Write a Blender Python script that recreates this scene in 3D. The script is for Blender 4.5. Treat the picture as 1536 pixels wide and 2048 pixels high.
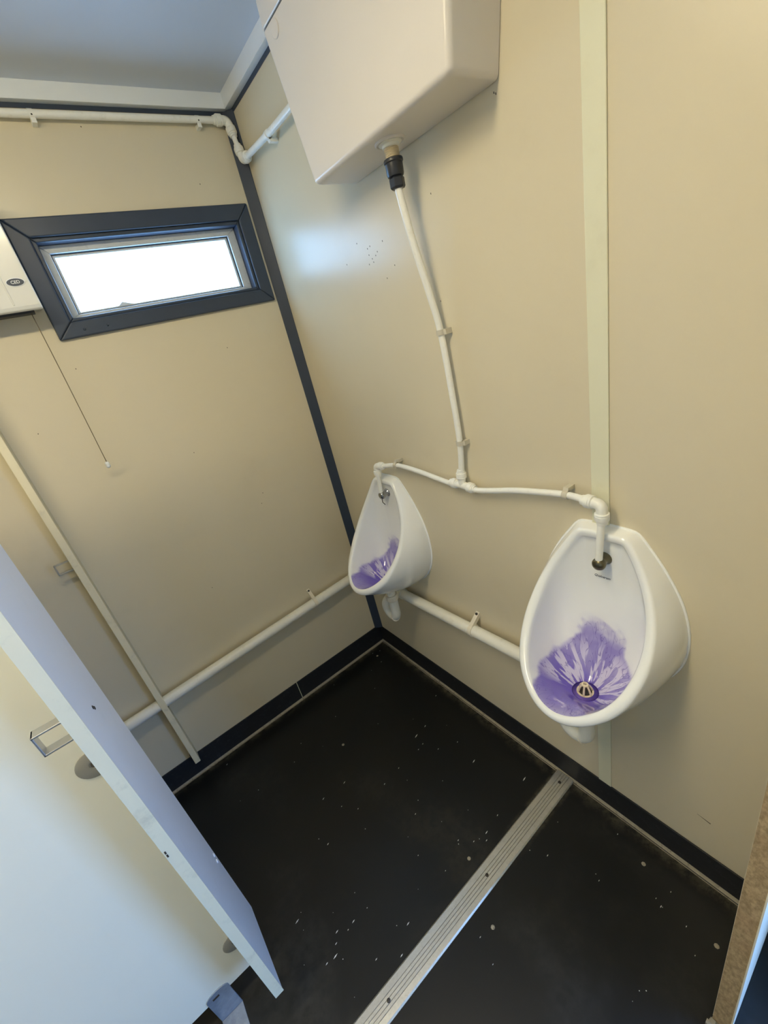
import bpy, math, random
from mathutils import Vector, Matrix

# ---------------------------------------------------------------- scene reset
for o in list(bpy.data.objects):
    bpy.data.objects.remove(o, do_unlink=True)
scene = bpy.context.scene
COL = scene.collection
random.seed(7)

# ---------------------------------------------------------------- camera
# world: corner of back wall (y=0) and right wall (x=0) at the origin, metres
cam_data = bpy.data.cameras.new('camera')
cam = bpy.data.objects.new('camera', cam_data)
COL.objects.link(cam)
cam_data.sensor_fit = 'VERTICAL'
cam_data.sensor_height = 36.0
cam_data.lens = 842.17 / 2048.0 * 36.0
cam_data.clip_start = 0.02
R_ROWS = ((0.770352, -0.597357, -0.223007), (-0.415261, -0.204131, -0.886503), (0.484035, 0.775527, -0.405311))
CAM_POS = (-0.84732, -1.69161, 1.59182)
rt, dn, fw = [Vector(r).normalized() for r in R_ROWS]
m = Matrix((rt, -dn, -fw)).transposed().to_4x4()
m.translation = Vector(CAM_POS)
cam.matrix_world = m
scene.camera = cam

# ---------------------------------------------------------------- light, exposure
WORLD_STRENGTH = 5.6
PANE_STRENGTH = 4.6
LAMP_STRENGTH = 20.5
scene.cycles.max_bounces = 8
scene.cycles.diffuse_bounces = 6
scene.cycles.glossy_bounces = 2
scene.cycles.transmission_bounces = 2
scene.cycles.caustics_reflective = False
scene.cycles.caustics_refractive = False
world = bpy.data.worlds.new('sky')
scene.world = world
world.use_nodes = True
bg = world.node_tree.nodes['Background']
bg.inputs['Color'].default_value = (0.21, 0.44, 1.0, 1)
bg.inputs['Strength'].default_value = WORLD_STRENGTH
# open entrance doorway in the right wall, behind the photographer: sky portal
DOOR_Y0, DOOR_Y1, DOOR_Z = -2.82, -1.92, 2.05
pl = bpy.data.lights.new('entrance_daylight', 'AREA')
pl.shape = 'RECTANGLE'
pl.size = DOOR_Z - 0.02
pl.size_y = DOOR_Y1 - DOOR_Y0
pl.cycles.is_portal = True
plo = bpy.data.objects.new('entrance_daylight', pl)
plo.location = (0.05, (DOOR_Y0 + DOOR_Y1) / 2, DOOR_Z / 2)
plo.rotation_euler = (0, math.radians(90), 0)
COL.objects.link(plo)
vs = scene.view_settings
vs.view_transform = 'Standard'
vs.look = 'None'
vs.exposure = 1.19
vs.gamma = 1.0
vs.use_curve_mapping = False


# ---------------------------------------------------------------- node helpers
def new_mat(name):
    mt = bpy.data.materials.new(name)
    mt.use_nodes = True
    nt = mt.node_tree
    return mt, nt, nt.nodes['Principled BSDF']


def N(nt, kind, **kw):
    n = nt.nodes.new(kind)
    for k, v in kw.items():
        if k.startswith('i_'):
            key = k[2:]
            key = int(key) if key.isdigit() else key
            n.inputs[key].default_value = v
        else:
            setattr(n, k, v)
    return n


def math_node(nt, op, a, b=None, c=None, clamp=False):
    n = nt.nodes.new('ShaderNodeMath')
    n.operation = op
    n.use_clamp = clamp
    for i, v in enumerate((a, b, c)):
        if v is None:
            continue
        if isinstance(v, (int, float)):
            n.inputs[i].default_value = v
        else:
            nt.links.new(v, n.inputs[i])
    return n.outputs[0]


def smooth(nt, v, lo, hi):
    n = nt.nodes.new('ShaderNodeMapRange')
    n.interpolation_type = 'SMOOTHSTEP'
    n.clamp = True
    nt.links.new(v, n.inputs['Value'])
    n.inputs['From Min'].default_value = min(lo, hi)
    n.inputs['From Max'].default_value = max(lo, hi)
    if lo <= hi:
        n.inputs['To Min'].default_value, n.inputs['To Max'].default_value = 0.0, 1.0
    else:
        n.inputs['To Min'].default_value, n.inputs['To Max'].default_value = 1.0, 0.0
    return n.outputs['Result']


def mixc(nt, fac, a, b):
    n = nt.nodes.new('ShaderNodeMix')
    n.data_type = 'RGBA'
    if isinstance(fac, (int, float)):
        n.inputs[0].default_value = fac
    else:
        nt.links.new(fac, n.inputs[0])
    for s, v in ((6, a), (7, b)):
        if isinstance(v, (tuple, list)):
            n.inputs[s].default_value = (*v[:3], 1)
        else:
            nt.links.new(v, n.inputs[s])
    return n.outputs[2]


def noise(nt, vec, scale, detail=3.0, rough=0.55, dist=0.0):
    n = N(nt, 'ShaderNodeTexNoise')
    n.inputs['Scale'].default_value = scale
    n.inputs['Detail'].default_value = detail
    n.inputs['Roughness'].default_value = rough
    n.inputs['Distortion'].default_value = dist
    nt.links.new(vec, n.inputs['Vector'])
    return n.outputs['Fac']


def objvec(nt):
    return N(nt, 'ShaderNodeTexCoord').outputs['Object']


def plain(name, col, rough=0.5, var=0.06, scale=14.0, metal=0.0, bump=0.0, bscale=300.0, dirt=None, dirt_amt=0.3, spec=None, coat=0.0):
    """procedural surface: base colour with soft noise variation, optional dirt stains and fine relief"""
    mt, nt, p = new_mat(name)
    v = objvec(nt)
    f = noise(nt, v, scale)
    lo = tuple(c * (1 - var) for c in col)
    hi = tuple(min(1, c * (1 + var)) for c in col)
    c = mixc(nt, f, lo, hi)
    if dirt:
        d = smooth(nt, noise(nt, v, scale * 2.3, 6, 0.65), 0.52, 0.78)
        d = math_node(nt, 'MULTIPLY', d, dirt_amt)
        c = mixc(nt, d, c, dirt)
    nt.links.new(c, p.inputs['Base Color'])
    p.inputs['Roughness'].default_value = rough
    p.inputs['Metallic'].default_value = metal
    if spec is not None:
        p.inputs['Specular IOR Level'].default_value = spec
    if coat:
        p.inputs['Coat Weight'].default_value = coat
        p.inputs['Coat Roughness'].default_value = 0.08
    if bump:
        b = N(nt, 'ShaderNodeBump')
        b.inputs['Strength'].default_value = bump
        b.inputs['Distance'].default_value = 0.001
        nt.links.new(noise(nt, v, bscale, 2), b.inputs['Height'])
        nt.links.new(b.outputs['Normal'], p.inputs['Normal'])
    return mt


MAT = {}
MAT['wall'] = plain('cream_vinyl_wall', (0.68, 0.612, 0.45), 0.29, 0.03, 1.6, spec=0.42, bump=0.12, bscale=420, dirt=(0.42, 0.34, 0.21), dirt_amt=0.10)
MAT['ceiling'] = plain('grey_ceiling_vinyl', (0.66, 0.71, 0.79), 0.40, 0.04, 3, bump=0.15, bscale=500)
MAT['cornice'] = plain('white_cornice', (0.80, 0.84, 0.87), 0.45, 0.03)
MAT['navy'] = plain('dark_navy_plastic', (0.036, 0.050, 0.078), 0.38, 0.12, 20, bump=0.05)
MAT['joint_strip'] = plain('pale_green_cream_strip', (0.74, 0.73, 0.55), 0.38, 0.03, 5, dirt=(0.45, 0.4, 0.25), dirt_amt=0.15)
MAT['skirting'] = plain('black_skirting', (0.010, 0.011, 0.014), 0.58, 0.3, 25, bump=0.1, dirt=(0.07, 0.07, 0.075), dirt_amt=0.35)
MAT['sealant'] = plain('dirty_grey_sealant', (0.33, 0.295, 0.22), 0.6, 0.3, 40, dirt=(0.02, 0.02, 0.018), dirt_amt=0.9)
MAT['pipe'] = plain('white_plastic_pipe', (0.87, 0.87, 0.81), 0.3, 0.03, 30, dirt=(0.5, 0.45, 0.32), dirt_amt=0.25)
MAT['waste'] = plain('off_white_waste_pipe', (0.83, 0.82, 0.73), 0.33, 0.03, 20, dirt=(0.5, 0.43, 0.3), dirt_amt=0.25)
MAT['clip'] = plain('grey_cream_clip', (0.60, 0.56, 0.45), 0.45, 0.05, 40)
MAT['cream_clip'] = plain('cream_plastic_clip', (0.78, 0.72, 0.58), 0.4, 0.04, 40)
MAT['dark'] = plain('dark_screw_metal', (0.035, 0.028, 0.022), 0.5, 0.3, 200)
MAT['cistern'] = plain('pinkish_white_plastic', (0.76, 0.715, 0.655), 0.28, 0.02, 6, bump=0.04, bscale=250)
MAT['thread'] = plain('tan_threaded_plastic', (0.62, 0.53, 0.36), 0.45, 0.06, 60)
MAT['black_plastic'] = plain('black_plastic_coupling', (0.024, 0.026, 0.032), 0.38, 0.2, 60)
MAT['ceramic'] = plain('white_ceramic', (0.90, 0.915, 0.90), 0.10, 0.015, 8, coat=0.4)
MAT['brass'] = plain('tarnished_brass', (0.16, 0.14, 0.085), 0.3, 0.4, 90, metal=0.85)
MAT['chrome'] = plain('dull_chrome', (0.40, 0.39, 0.37), 0.22, 0.15, 60, metal=1.0)
MAT['cream_plastic'] = plain('cream_plastic', (0.80, 0.69, 0.47), 0.4, 0.05, 60)
MAT['violet_ring'] = plain('dark_violet_ring', (0.055, 0.020, 0.26), 0.15, 0.2, 80)
MAT['violet_pool'] = plain('violet_disinfectant', (0.36, 0.25, 0.80), 0.10, 0.25, 60)
MAT['ink'] = plain('dark_print', (0.05, 0.055, 0.06), 0.5, 0.1)
MAT['panel_face'] = plain('pale_grey_laminate', (0.73, 0.74, 0.74), 0.38, 0.03, 4, dirt=(0.4, 0.4, 0.38), dirt_amt=0.12)
MAT['panel_edge'] = plain('cream_edge_banding', (0.82, 0.75, 0.53), 0.45, 0.04, 9, dirt=(0.42, 0.38, 0.27), dirt_amt=0.45)
MAT['pilaster'] = plain('cream_laminate', (0.60, 0.57, 0.42), 0.4, 0.04, 6, dirt=(0.35, 0.32, 0.22), dirt_amt=0.25)
MAT['divider'] = plain('white_laminate', (0.89, 0.835, 0.66), 0.36, 0.02, 3, dirt=(0.5, 0.5, 0.46), dirt_amt=0.06)
MAT['aluminium'] = plain('brushed_aluminium', (0.62, 0.61, 0.56), 0.33, 0.12, 90, metal=0.75, dirt=(0.30, 0.27, 0.19), dirt_amt=0.5)
MAT['steel'] = plain('satin_steel', (0.55, 0.56, 0.58), 0.3, 0.1, 60, metal=0.95)
MAT['bracket'] = plain('scuffed_zinc_bracket', (0.30, 0.35, 0.42), 0.42, 0.35, 45, metal=0.55, dirt=(0.62, 0.62, 0.6), dirt_amt=0.3)
MAT['buffer'] = plain('grey_rubber', (0.31, 0.29, 0.24), 0.6, 0.08, 60)
MAT['heater'] = plain('white_enamelled_steel', (0.74, 0.74, 0.69), 0.25, 0.02, 8, coat=0.25)
MAT['sash'] = plain('grey_white_aluminium_sash', (0.58, 0.62, 0.64), 0.4, 0.08, 30, dirt=(0.2, 0.2, 0.19), dirt_amt=0.35)
MAT['gasket'] = plain('black_rubber_gasket', (0.03, 0.035, 0.04), 0.6, 0.2, 60)
MAT['cord'] = plain('brown_cord', (0.16, 0.12, 0.07), 0.8, 0.2, 200)
MAT['speck'] = plain('white_paint_fleck', (0.72, 0.72, 0.68), 0.6, 0.2, 300)
MAT['scuff'] = plain('dark_scuff', (0.10, 0.08, 0.055), 0.7, 0.3, 300)
MAT['ground'] = plain('outdoor_concrete', (0.38, 0.37, 0.34), 0.8, 0.1, 2)


def make_chipboard():
    mt, nt, p = new_mat('raw_chipboard')
    v = objvec(nt)
    mp = N(nt, 'ShaderNodeMapping')
    mp.inputs['Scale'].default_value = (60, 60, 34)
    nt.links.new(v, mp.inputs['Vector'])
    f = noise(nt, mp.outputs[0], 2.4, 4, 0.7)
    f2 = noise(nt, v, 9, 3)
    c = mixc(nt, smooth(nt, f, 0.3, 0.7), (0.30, 0.21, 0.105), (0.53, 0.385, 0.21))
    c = mixc(nt, math_node(nt, 'MULTIPLY', smooth(nt, f2, 0.45, 0.7), 0.35), c, (0.34, 0.20, 0.10))
    nt.links.new(c, p.inputs['Base Color'])
    p.inputs['Roughness'].default_value = 0.85
    b = N(nt, 'ShaderNodeBump')
    b.inputs['Strength'].default_value = 0.6
    b.inputs['Distance'].default_value = 0.002
    nt.links.new(f, b.inputs['Height'])
    nt.links.new(b.outputs['Normal'], p.inputs['Normal'])
    return mt


MAT['chipboard'] = make_chipboard()


def make_floor_mat():
    """black vinyl with dried dust in patches, lighter grime along the room edges and beside the threshold"""
    mt, nt, p = new_mat('black_vinyl_floor')
    v = objvec(nt)
    sx = N(nt, 'ShaderNodeSeparateXYZ')
    nt.links.new(v, sx.inputs[0])
    big = noise(nt, v, 2.6, 5, 0.6, 0.4)
    fine = noise(nt, v, 34, 6, 0.7)
    dust = math_node(nt, 'MULTIPLY', smooth(nt, big, 0.47, 0.75), smooth(nt, fine, 0.25, 0.75))
    # grime that collected against the skirtings
    ex = smooth(nt, math_node(nt, 'ADD', sx.outputs['X'], math_node(nt, 'MULTIPLY', noise(nt, v, 22, 5, 0.7), 0.05)), -0.035, 0.020)
    ey = smooth(nt, math_node(nt, 'ADD', sx.outputs['Y'], math_node(nt, 'MULTIPLY', noise(nt, v, 19, 5, 0.7), 0.05)), -0.030, 0.022)
    et = math_node(nt, 'SUBTRACT', 0.052, math_node(nt, 'ABSOLUTE', math_node(nt, 'ADD', sx.outputs['Y'], 1.105)))
    et = smooth(nt, math_node(nt, 'ADD', et, math_node(nt, 'MULTIPLY', noise(nt, v, 30, 5, 0.7), 0.02)), 0.016, 0.030)
    et = math_node(nt, 'MULTIPLY', et, smooth(nt, sx.outputs['X'], -0.42, 0.0))
    grime = math_node(nt, 'MULTIPLY', math_node(nt, 'MAXIMUM', math_node(nt, 'MAXIMUM', ex, ey), et), smooth(nt, noise(nt, v, 26, 5, 0.75), 0.34, 0.62))
    c = mixc(nt, math_node(nt, 'MULTIPLY', dust, 0.26), (0.0055, 0.0064, 0.0068), (0.10, 0.095, 0.08))
    c = mixc(nt, math_node(nt, 'MULTIPLY', grime, 0.55), c, (0.17, 0.15, 0.105))
    nt.links.new(c, p.inputs['Base Color'])
    r = math_node(nt, 'ADD', 0.36, math_node(nt, 'MULTIPLY', dust, 0.35))
    nt.links.new(r, p.inputs['Roughness'])
    p.inputs['Specular IOR Level'].default_value = 0.35
    b = N(nt, 'ShaderNodeBump')
    b.inputs['Strength'].default_value = 0.15
    b.inputs['Distance'].default_value = 0.001
    nt.links.new(noise(nt, v, 140, 3), b.inputs['Height'])
    nt.links.new(b.outputs['Normal'], p.inputs['Normal'])
    return mt


MAT['floor'] = make_floor_mat()


def make_stained_ceramic(dx, dz):
    """white ceramic with dried violet disinfectant running down to the waste at local (dx, 0, dz)"""
    mt, nt, p = new_mat('violet_stained_ceramic')
    v = objvec(nt)
    s = N(nt, 'ShaderNodeSeparateXYZ')
    nt.links.new(v, s.inputs[0])
    X = math_node(nt, 'SUBTRACT', s.outputs['X'], dx)
    Y = s.outputs['Y']
    Z = math_node(nt, 'SUBTRACT', s.outputs['Z'], dz)
    d = math_node(nt, 'SQRT', math_node(nt, 'ADD', math_node(nt, 'ADD', math_node(nt, 'MULTIPLY', X, X), math_node(nt, 'MULTIPLY', Y, Y)), math_node(nt, 'MULTIPLY', Z, Z)))
    ang = math_node(nt, 'ARCTAN2', Y, math_node(nt, 'ADD', X, math_node(nt, 'MULTIPLY', Z, 0.35)))
    cmb = N(nt, 'ShaderNodeCombineXYZ')
    nt.links.new(math_node(nt, 'MULTIPLY', ang, 4.2), cmb.inputs[0])
    nt.links.new(math_node(nt, 'MULTIPLY', d, 11.0), cmb.inputs[1])
    streak = noise(nt, cmb.outputs[0], 1.25, 1.5, 0.5, 0.35)
    vein = noise(nt, cmb.outputs[0], 2.3, 1.0, 0.5, 0.6)
    blot = noise(nt, v, 15, 2, 0.5, 0.3)
    edge = math_node(nt, 'ADD', d, math_node(nt, 'MULTIPLY', math_node(nt, 'SUBTRACT', blot, 0.5), 0.13))
    # the stain reaches higher on the left-hand (+y) half
    edge = math_node(nt, 'SUBTRACT', edge, math_node(nt, 'MULTIPLY', Y, 0.12))
    edge = math_node(nt, 'ADD', edge, math_node(nt, 'MULTIPLY', math_node(nt, 'MAXIMUM', math_node(nt, 'SUBTRACT', math_node(nt, 'ABSOLUTE', Y), 0.052), 0.0), math_node(nt, 'MULTIPLY', smooth(nt, Z, 0.0, 0.085), 1.5)))
    mask = smooth(nt, edge, 0.186, 0.150)
    haze = smooth(nt, edge, 0.225, 0.13)
    pet = math_node(nt, 'MULTIPLY', smooth(nt, streak, 0.485, 0.53), smooth(nt, d, 0.155, 0.09))
    pet = math_node(nt, 'MULTIPLY', pet, smooth(nt, ang, -2.2, -1.7))
    pet = math_node(nt, 'MULTIPLY', pet, smooth(nt, ang, 2.2, 1.7))
    vn = math_node(nt, 'MULTIPLY', smooth(nt, math_node(nt, 'ABSOLUTE', math_node(nt, 'SUBTRACT', vein, 0.5)), 0.030, 0.006), 0.9)
    ceramic = (0.90, 0.915, 0.90)
    pale = mixc(nt, smooth(nt, blot, 0.35, 0.65), (0.40, 0.36, 0.66), (0.29, 0.24, 0.60))
    deep = mixc(nt, smooth(nt, math_node(nt, 'SUBTRACT', d, math_node(nt, 'MULTIPLY', math_node(nt, 'SUBTRACT', Y, math_node(nt, 'MULTIPLY', X, 1.0)), 0.35)), 0.125, 0.035), pale, (0.13, 0.075, 0.52))
    c = mixc(nt, math_node(nt, 'MULTIPLY', haze, 0.28), ceramic, (0.55, 0.52, 0.72))
    c = mixc(nt, math_node(nt, 'MULTIPLY', mask, 0.93), c, deep)
    c = mixc(nt, math_node(nt, 'MULTIPLY', math_node(nt, 'MULTIPLY', pet, mask), 0.85), c, (0.74, 0.71, 0.86))
    c = mixc(nt, math_node(nt, 'MULTIPLY', math_node(nt, 'MULTIPLY', vn, mask), 0.7), c, (0.17, 0.13, 0.45))
    nt.links.new(c, p.inputs['Base Color'])
    p.inputs['Roughness'].default_value = 0.12
    p.inputs['Coat Weight'].default_value = 0.4
    p.inputs['Coat Roughness'].default_value = 0.06
    return mt


def make_pane():
    mt, nt, p = new_mat('frosted_daylit_pane')
    v = objvec(nt)
    f = noise(nt, v, 60, 3)
    c = mixc(nt, f, (0.26, 0.56, 1.0), (0.28, 0.58, 1.0))
    p.inputs['Base Color'].default_value = (0.8, 0.85, 0.9, 1)
    p.inputs['Roughness'].default_value = 0.3
    nt.links.new(c, p.inputs['Emission Color'])
    p.inputs['Emission Strength'].default_value = PANE_STRENGTH
    return mt


MAT['pane'] = make_pane()


# ---------------------------------------------------------------- mesh helpers
class MB:
    def __init__(self):
        self.v, self.f, self.mi = [], [], []

    def quad(self, *idx, mi=0):
        self.f.append(tuple(idx))
        self.mi.append(mi)

    def box(self, x0, x1, y0, y1, z0, z1, mi=0):
        x0, x1 = sorted((x0, x1)); y0, y1 = sorted((y0, y1)); z0, z1 = sorted((z0, z1))
        b = len(self.v)
        self.v += [(x0, y0, z0), (x1, y0, z0), (x1, y1, z0), (x0, y1, z0), (x0, y0, z1), (x1, y0, z1), (x1, y1, z1), (x0, y1, z1)]
        for q in ((0, 3, 2, 1), (4, 5, 6, 7), (0, 1, 5, 4), (1, 2, 6, 5), (2, 3, 7, 6), (3, 0, 4, 7)):
            self.quad(*[b + i for i in q], mi=mi)
        return self

    def prism(self, pts, vec, mi=0):
        """closed polygon pts swept along vec"""
        b, n = len(self.v), len(pts)
        vec = Vector(vec)
        self.v += [tuple(p) for p in pts] + [tuple(Vector(p) + vec) for p in pts]
        self.quad(*[b + i for i in reversed(range(n))], mi=mi)
        self.quad(*[b + n + i for i in range(n)], mi=mi)
        for i in range(n):
            j = (i + 1) % n
            self.quad(b + i, b + j, b + n + j, b + n + i, mi=mi)
        return self

    def tube(self, pts, r, n=16, cap=True):
        pts = [Vector(p) for p in pts]
        rs = r if isinstance(r, (list, tuple)) else [r] * len(pts)
        b = len(self.v)
        t0 = (pts[1] - pts[0]).normalized()
        up = Vector((0, 0, 1)) if abs(t0.z) < 0.9 else Vector((0, 1, 0))
        nrm = t0.cross(up).normalized()
        for i, p in enumerate(pts):
            t = ((pts[min(i + 1, len(pts) - 1)] - p).normalized() + (p - pts[max(i - 1, 0)]).normalized()).normalized()
            nrm = (nrm - t * nrm.dot(t)).normalized()
            bi = t.cross(nrm)
            for k in range(n):
                a = 2 * math.pi * k / n
                self.v.append(tuple(p + rs[i] * (math.cos(a) * nrm + math.sin(a) * bi)))
        for i in range(len(pts) - 1):
            for k in range(n):
                k2 = (k + 1) % n
                self.quad(b + i * n + k, b + i * n + k2, b + (i + 1) * n + k2, b + (i + 1) * n + k)
        if cap:
            self.quad(*[b + k for k in reversed(range(n))])
            self.quad(*[b + (len(pts) - 1) * n + k for k in range(n)])
        return self

    def lathe(self, prof, org, axis, n=24, phase=0.0, close=False):
        """profile [(radius, height)] spun about axis from org"""
        org, ax = Vector(org), Vector(axis).normalized()
        up = Vector((0, 0, 1)) if abs(ax.z) < 0.9 else Vector((1, 0, 0))
        e1 = ax.cross(up).normalized()
        e2 = ax.cross(e1)
        b = len(self.v)
        for r, h in prof:
            for k in range(n):
                a = phase + 2 * math.pi * k / n
                self.v.append(tuple(org + ax * h + max(r, 1e-5) * (math.cos(a) * e1 + math.sin(a) * e2)))
        m_ = len(prof)
        for i in range(m_ if close else m_ - 1):
            i2 = (i + 1) % m_
            for k in range(n):
                k2 = (k + 1) % n
                self.quad(b + i * n + k, b + i2 * n + k, b + i2 * n + k2, b + i * n + k2)
        if not close:
            self.quad(*[b + k for k in range(n)])
            self.quad(*[b + (m_ - 1) * n + k for k in reversed(range(n))])
        return self

    def build(self, name, mats, parent=None, smooth=False, bevel=0.0, segs=2, angle=None, kind=None, origin=None):
        me = bpy.data.meshes.new(name)
        off = Vector(origin) if origin is not None else (Vector(parent_world(parent)) if parent else Vector((0, 0, 0)))
        me.from_pydata([tuple(Vector(p) - off) for p in self.v], [], self.f)
        mats = mats if isinstance(mats, (list, tuple)) else [mats]
        for mt in mats:
            me.materials.append(mt)
        if len(mats) > 1:
            me.polygons.foreach_set('material_index', self.mi)
        me.update()
        fix_normals(me)
        if smooth:
            me.polygons.foreach_set('use_smooth', [True] * len(me.polygons))
            if angle is not None:
                me.set_sharp_from_angle(angle=math.radians(angle))
        o = bpy.data.objects.new(name, me)
        COL.objects.link(o)
        if parent:
            o.parent = parent
            o.location = off - Vector(parent_world(parent))
        else:
            o.location = off
        if bevel:
            bv = o.modifiers.new('bevel', 'BEVEL')
            bv.width = bevel
            bv.segments = segs
            bv.limit_method = 'ANGLE'
            bv.angle_limit = math.radians(40)
        if kind:
            o['kind'] = kind
        return o


def fix_normals(me):
    import bmesh
    bm = bmesh.new()
    bm.from_mesh(me)
    bmesh.ops.recalc_face_normals(bm, faces=bm.faces)
    bm.to_mesh(me)
    bm.free()


def parent_world(o):
    p = Vector((0, 0, 0))
    while o:
        p += o.location
        o = o.parent
    return tuple(p)


def tag(o, label=None, category=None, group=None, kind=None):
    if label: o['label'] = label
    if category: o['category'] = category
    if group: o['group'] = group
    if kind: o['kind'] = kind
    return o


def thing(name, loc, label, category, group=None):
    o = bpy.data.objects.new(name, None)
    o.empty_display_size = 0.05
    COL.objects.link(o)
    o.location = loc
    return tag(o, label, category, group)


def holder(name, loc, kind='structure'):
    o = bpy.data.objects.new(name, None)
    o.empty_display_size = 0.05
    COL.objects.link(o)
    o.location = loc
    o['kind'] = kind
    return o


def part_holder(name, parent, loc):
    o = bpy.data.objects.new(name, None)
    o.empty_display_size = 0.03
    COL.objects.link(o)
    o.parent = parent
    o.location = Vector(loc) - Vector(parent_world(parent))
    return o


def struct(o):
    o['kind'] = 'structure'
    return o


def catmull(pts, n=8):
    P = [Vector(p) for p in pts]
    P = [2 * P[0] - P[1]] + P + [2 * P[-1] - P[-2]]
    out = []
    for i in range(1, len(P) - 2):
        for k in range(n):
            t = k / n
            a, b, c, d = P[i - 1], P[i], P[i + 1], P[i + 2]
            out.append(0.5 * ((2 * b) + (c - a) * t + (2 * a - 5 * b + 4 * c - d) * t * t + (3 * b - a - 3 * c + d) * t ** 3))
    out.append(P[-2])
    return out


def arc_bend(a, corner, c, r, n=8):
    """points of a path a -> corner -> c with a rounded corner of radius r"""
    a, k, c = Vector(a), Vector(corner), Vector(c)
    d1, d2 = (a - k).normalized(), (c - k).normalized()
    p1, p2 = k + d1 * r, k + d2 * r
    pts = [a]
    for i in range(n + 1):
        t = i / n
        pts.append((1 - t) ** 2 * p1 + 2 * t * (1 - t) * k + t * t * p2)
    pts.append(c)
    return pts


# ================================================================ ROOM SHELL
CEIL = 2.37
XL, YF = -2.30, -2.95       # left and front (behind camera) walls
WX0, WX1, WZ0, WZ1 = -0.722, -0.090, 1.797, 2.020   # window opening

fl = struct(MB().box(XL, 0.0, YF, 0.0, -0.06, 0.0).build('floor', MAT['gasket'], origin=(0, 0, 0)))
MB().box(XL, -0.0185, -1.072, -0.0185, 0.0, 0.003).build('vinyl_sheet', MAT['floor'], fl)
MB().box(XL, -0.0155, -0.0190, -0.0155, 0.0, 0.0028).build('edge_seal', MAT['sealant'], fl)
MB().box(-0.0190, -0.0155, -1.072, -0.0190, 0.0, 0.0028).build('edge_seal', MAT['sealant'], fl)
MB().box(-0.0190, -0.0155, -1.63, -1.138, 0.0, 0.0028).build('edge_seal', MAT['sealant'], fl)
MB().box(XL, -0.0185, YF, -1.138, 0.0, 0.003).build('vinyl_sheet', MAT['floor'], fl)

w = MB()
T = 0.06
w.box(XL - T, WX0, 0, T, 0, CEIL).box(WX1, T, 0, T, 0, CEIL).box(WX0, WX1, 0, T, 0, WZ0).box(WX0, WX1, 0, T, WZ1, CEIL)
wall_back = struct(w.build('wall_back', MAT['wall']))
w = MB()
w.box(0, T, DOOR_Y1, 0, 0, CEIL).box(0, T, YF - T, DOOR_Y0, 0, CEIL).box(0, T, DOOR_Y0, DOOR_Y1, DOOR_Z, CEIL)
wall_right = struct(w.build('wall_right', MAT['wall']))
wall_left = struct(MB().box(XL - T, XL, YF - T, 0, 0, CEIL).build('wall_left', MAT['wall']))
wall_front = struct(MB().box(XL, 0, YF - T, YF, 0, CEIL).build('wall_front', MAT['wall']))
ceiling = struct(MB().box(XL - T, T, YF - T, T, CEIL, CEIL + 0.05).build('ceiling', MAT['ceiling']))
ground = struct(MB().box(0.06, 9, -12, 8, -0.45, -0.35).build('ground', MAT['ground']))

# black skirtings, in lengths, with a dirty sealant bead at their foot
SK, ST = 0.108, 0.005
bb = holder('baseboard_back', (-1.1, 0, 0))
MB().box(-0.5245, 0.0, -ST, 0, 0.0, SK).build('skirting_board', MAT['skirting'], bb, bevel=0.0015)
MB().box(XL, -0.5270, -ST, 0, 0.0, SK).build('skirting_board', MAT['skirting'], bb, bevel=0.0015)
MB().box(-0.5270, -0.5245, -ST * 0.8, 0, 0.0, SK - 0.001).build('joint_seal', MAT['joint_strip'], bb)
MB().prism([(XL, -ST, 0.0), (XL, -ST - 0.0065, 0.0), (XL, -ST - 0.003, 0.0025), (XL, -ST, 0.008)], (-XL - 0.006, 0, 0)).build('sealant_bead', MAT['sealant'], bb)
br = holder('baseboard_right', (0, -0.8, 0))
MB().box(-ST, 0, -1.630, -ST, 0.0, SK).build('skirting_board', MAT['skirting'], br, bevel=0.0015)
MB().prism([(-ST, -1.63, 0.0), (-ST - 0.0065, -1.63, 0.0), (-ST - 0.003, -1.63, 0.0025), (-ST, -1.63, 0.008)], (0, 1.624, 0)).build('sealant_bead', MAT['sealant'], br)

# navy corner strip, cream joint strip, cornices with navy shadow strip
CZ0 = 2.328
t1 = MB().prism([(-0.031, 0, SK - 0.003), (-0.031, -0.0025, SK - 0.003), (-0.0025, -0.032, SK - 0.003), (0, -0.032, SK - 0.003), (0, 0, SK - 0.003)], (0, 0, CZ0 - SK)).build('trim_1', MAT['navy'])
struct(t1)
t2 = MB().box(-0.004, 0, -1.2625, -1.2225, SK, CZ0).build('trim_2', MAT['joint_strip'], bevel=0.0015)
struct(t2)
t3 = holder('trim_3', (-1.1, 0, CZ0))
MB().box(XL, 0, -0.022, 0, CZ0, CEIL).build('cornice', MAT['cornice'], t3, bevel=0.0012)
MB().box(XL, 0, -0.0025, 0, CZ0 - 0.011, CZ0).build('shadow_strip', MAT['navy'], t3)
t4 = holder('trim_4', (0, -1.2, CZ0))
MB().box(-0.024, 0, YF, -0.022, CZ0, CEIL).build('cornice', MAT['cornice'], t4, bevel=0.0012)
MB().box(-0.0025, 0, YF, -0.0025, CZ0 - 0.011, CZ0).build('shadow_strip', MAT['navy'], t4)

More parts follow.
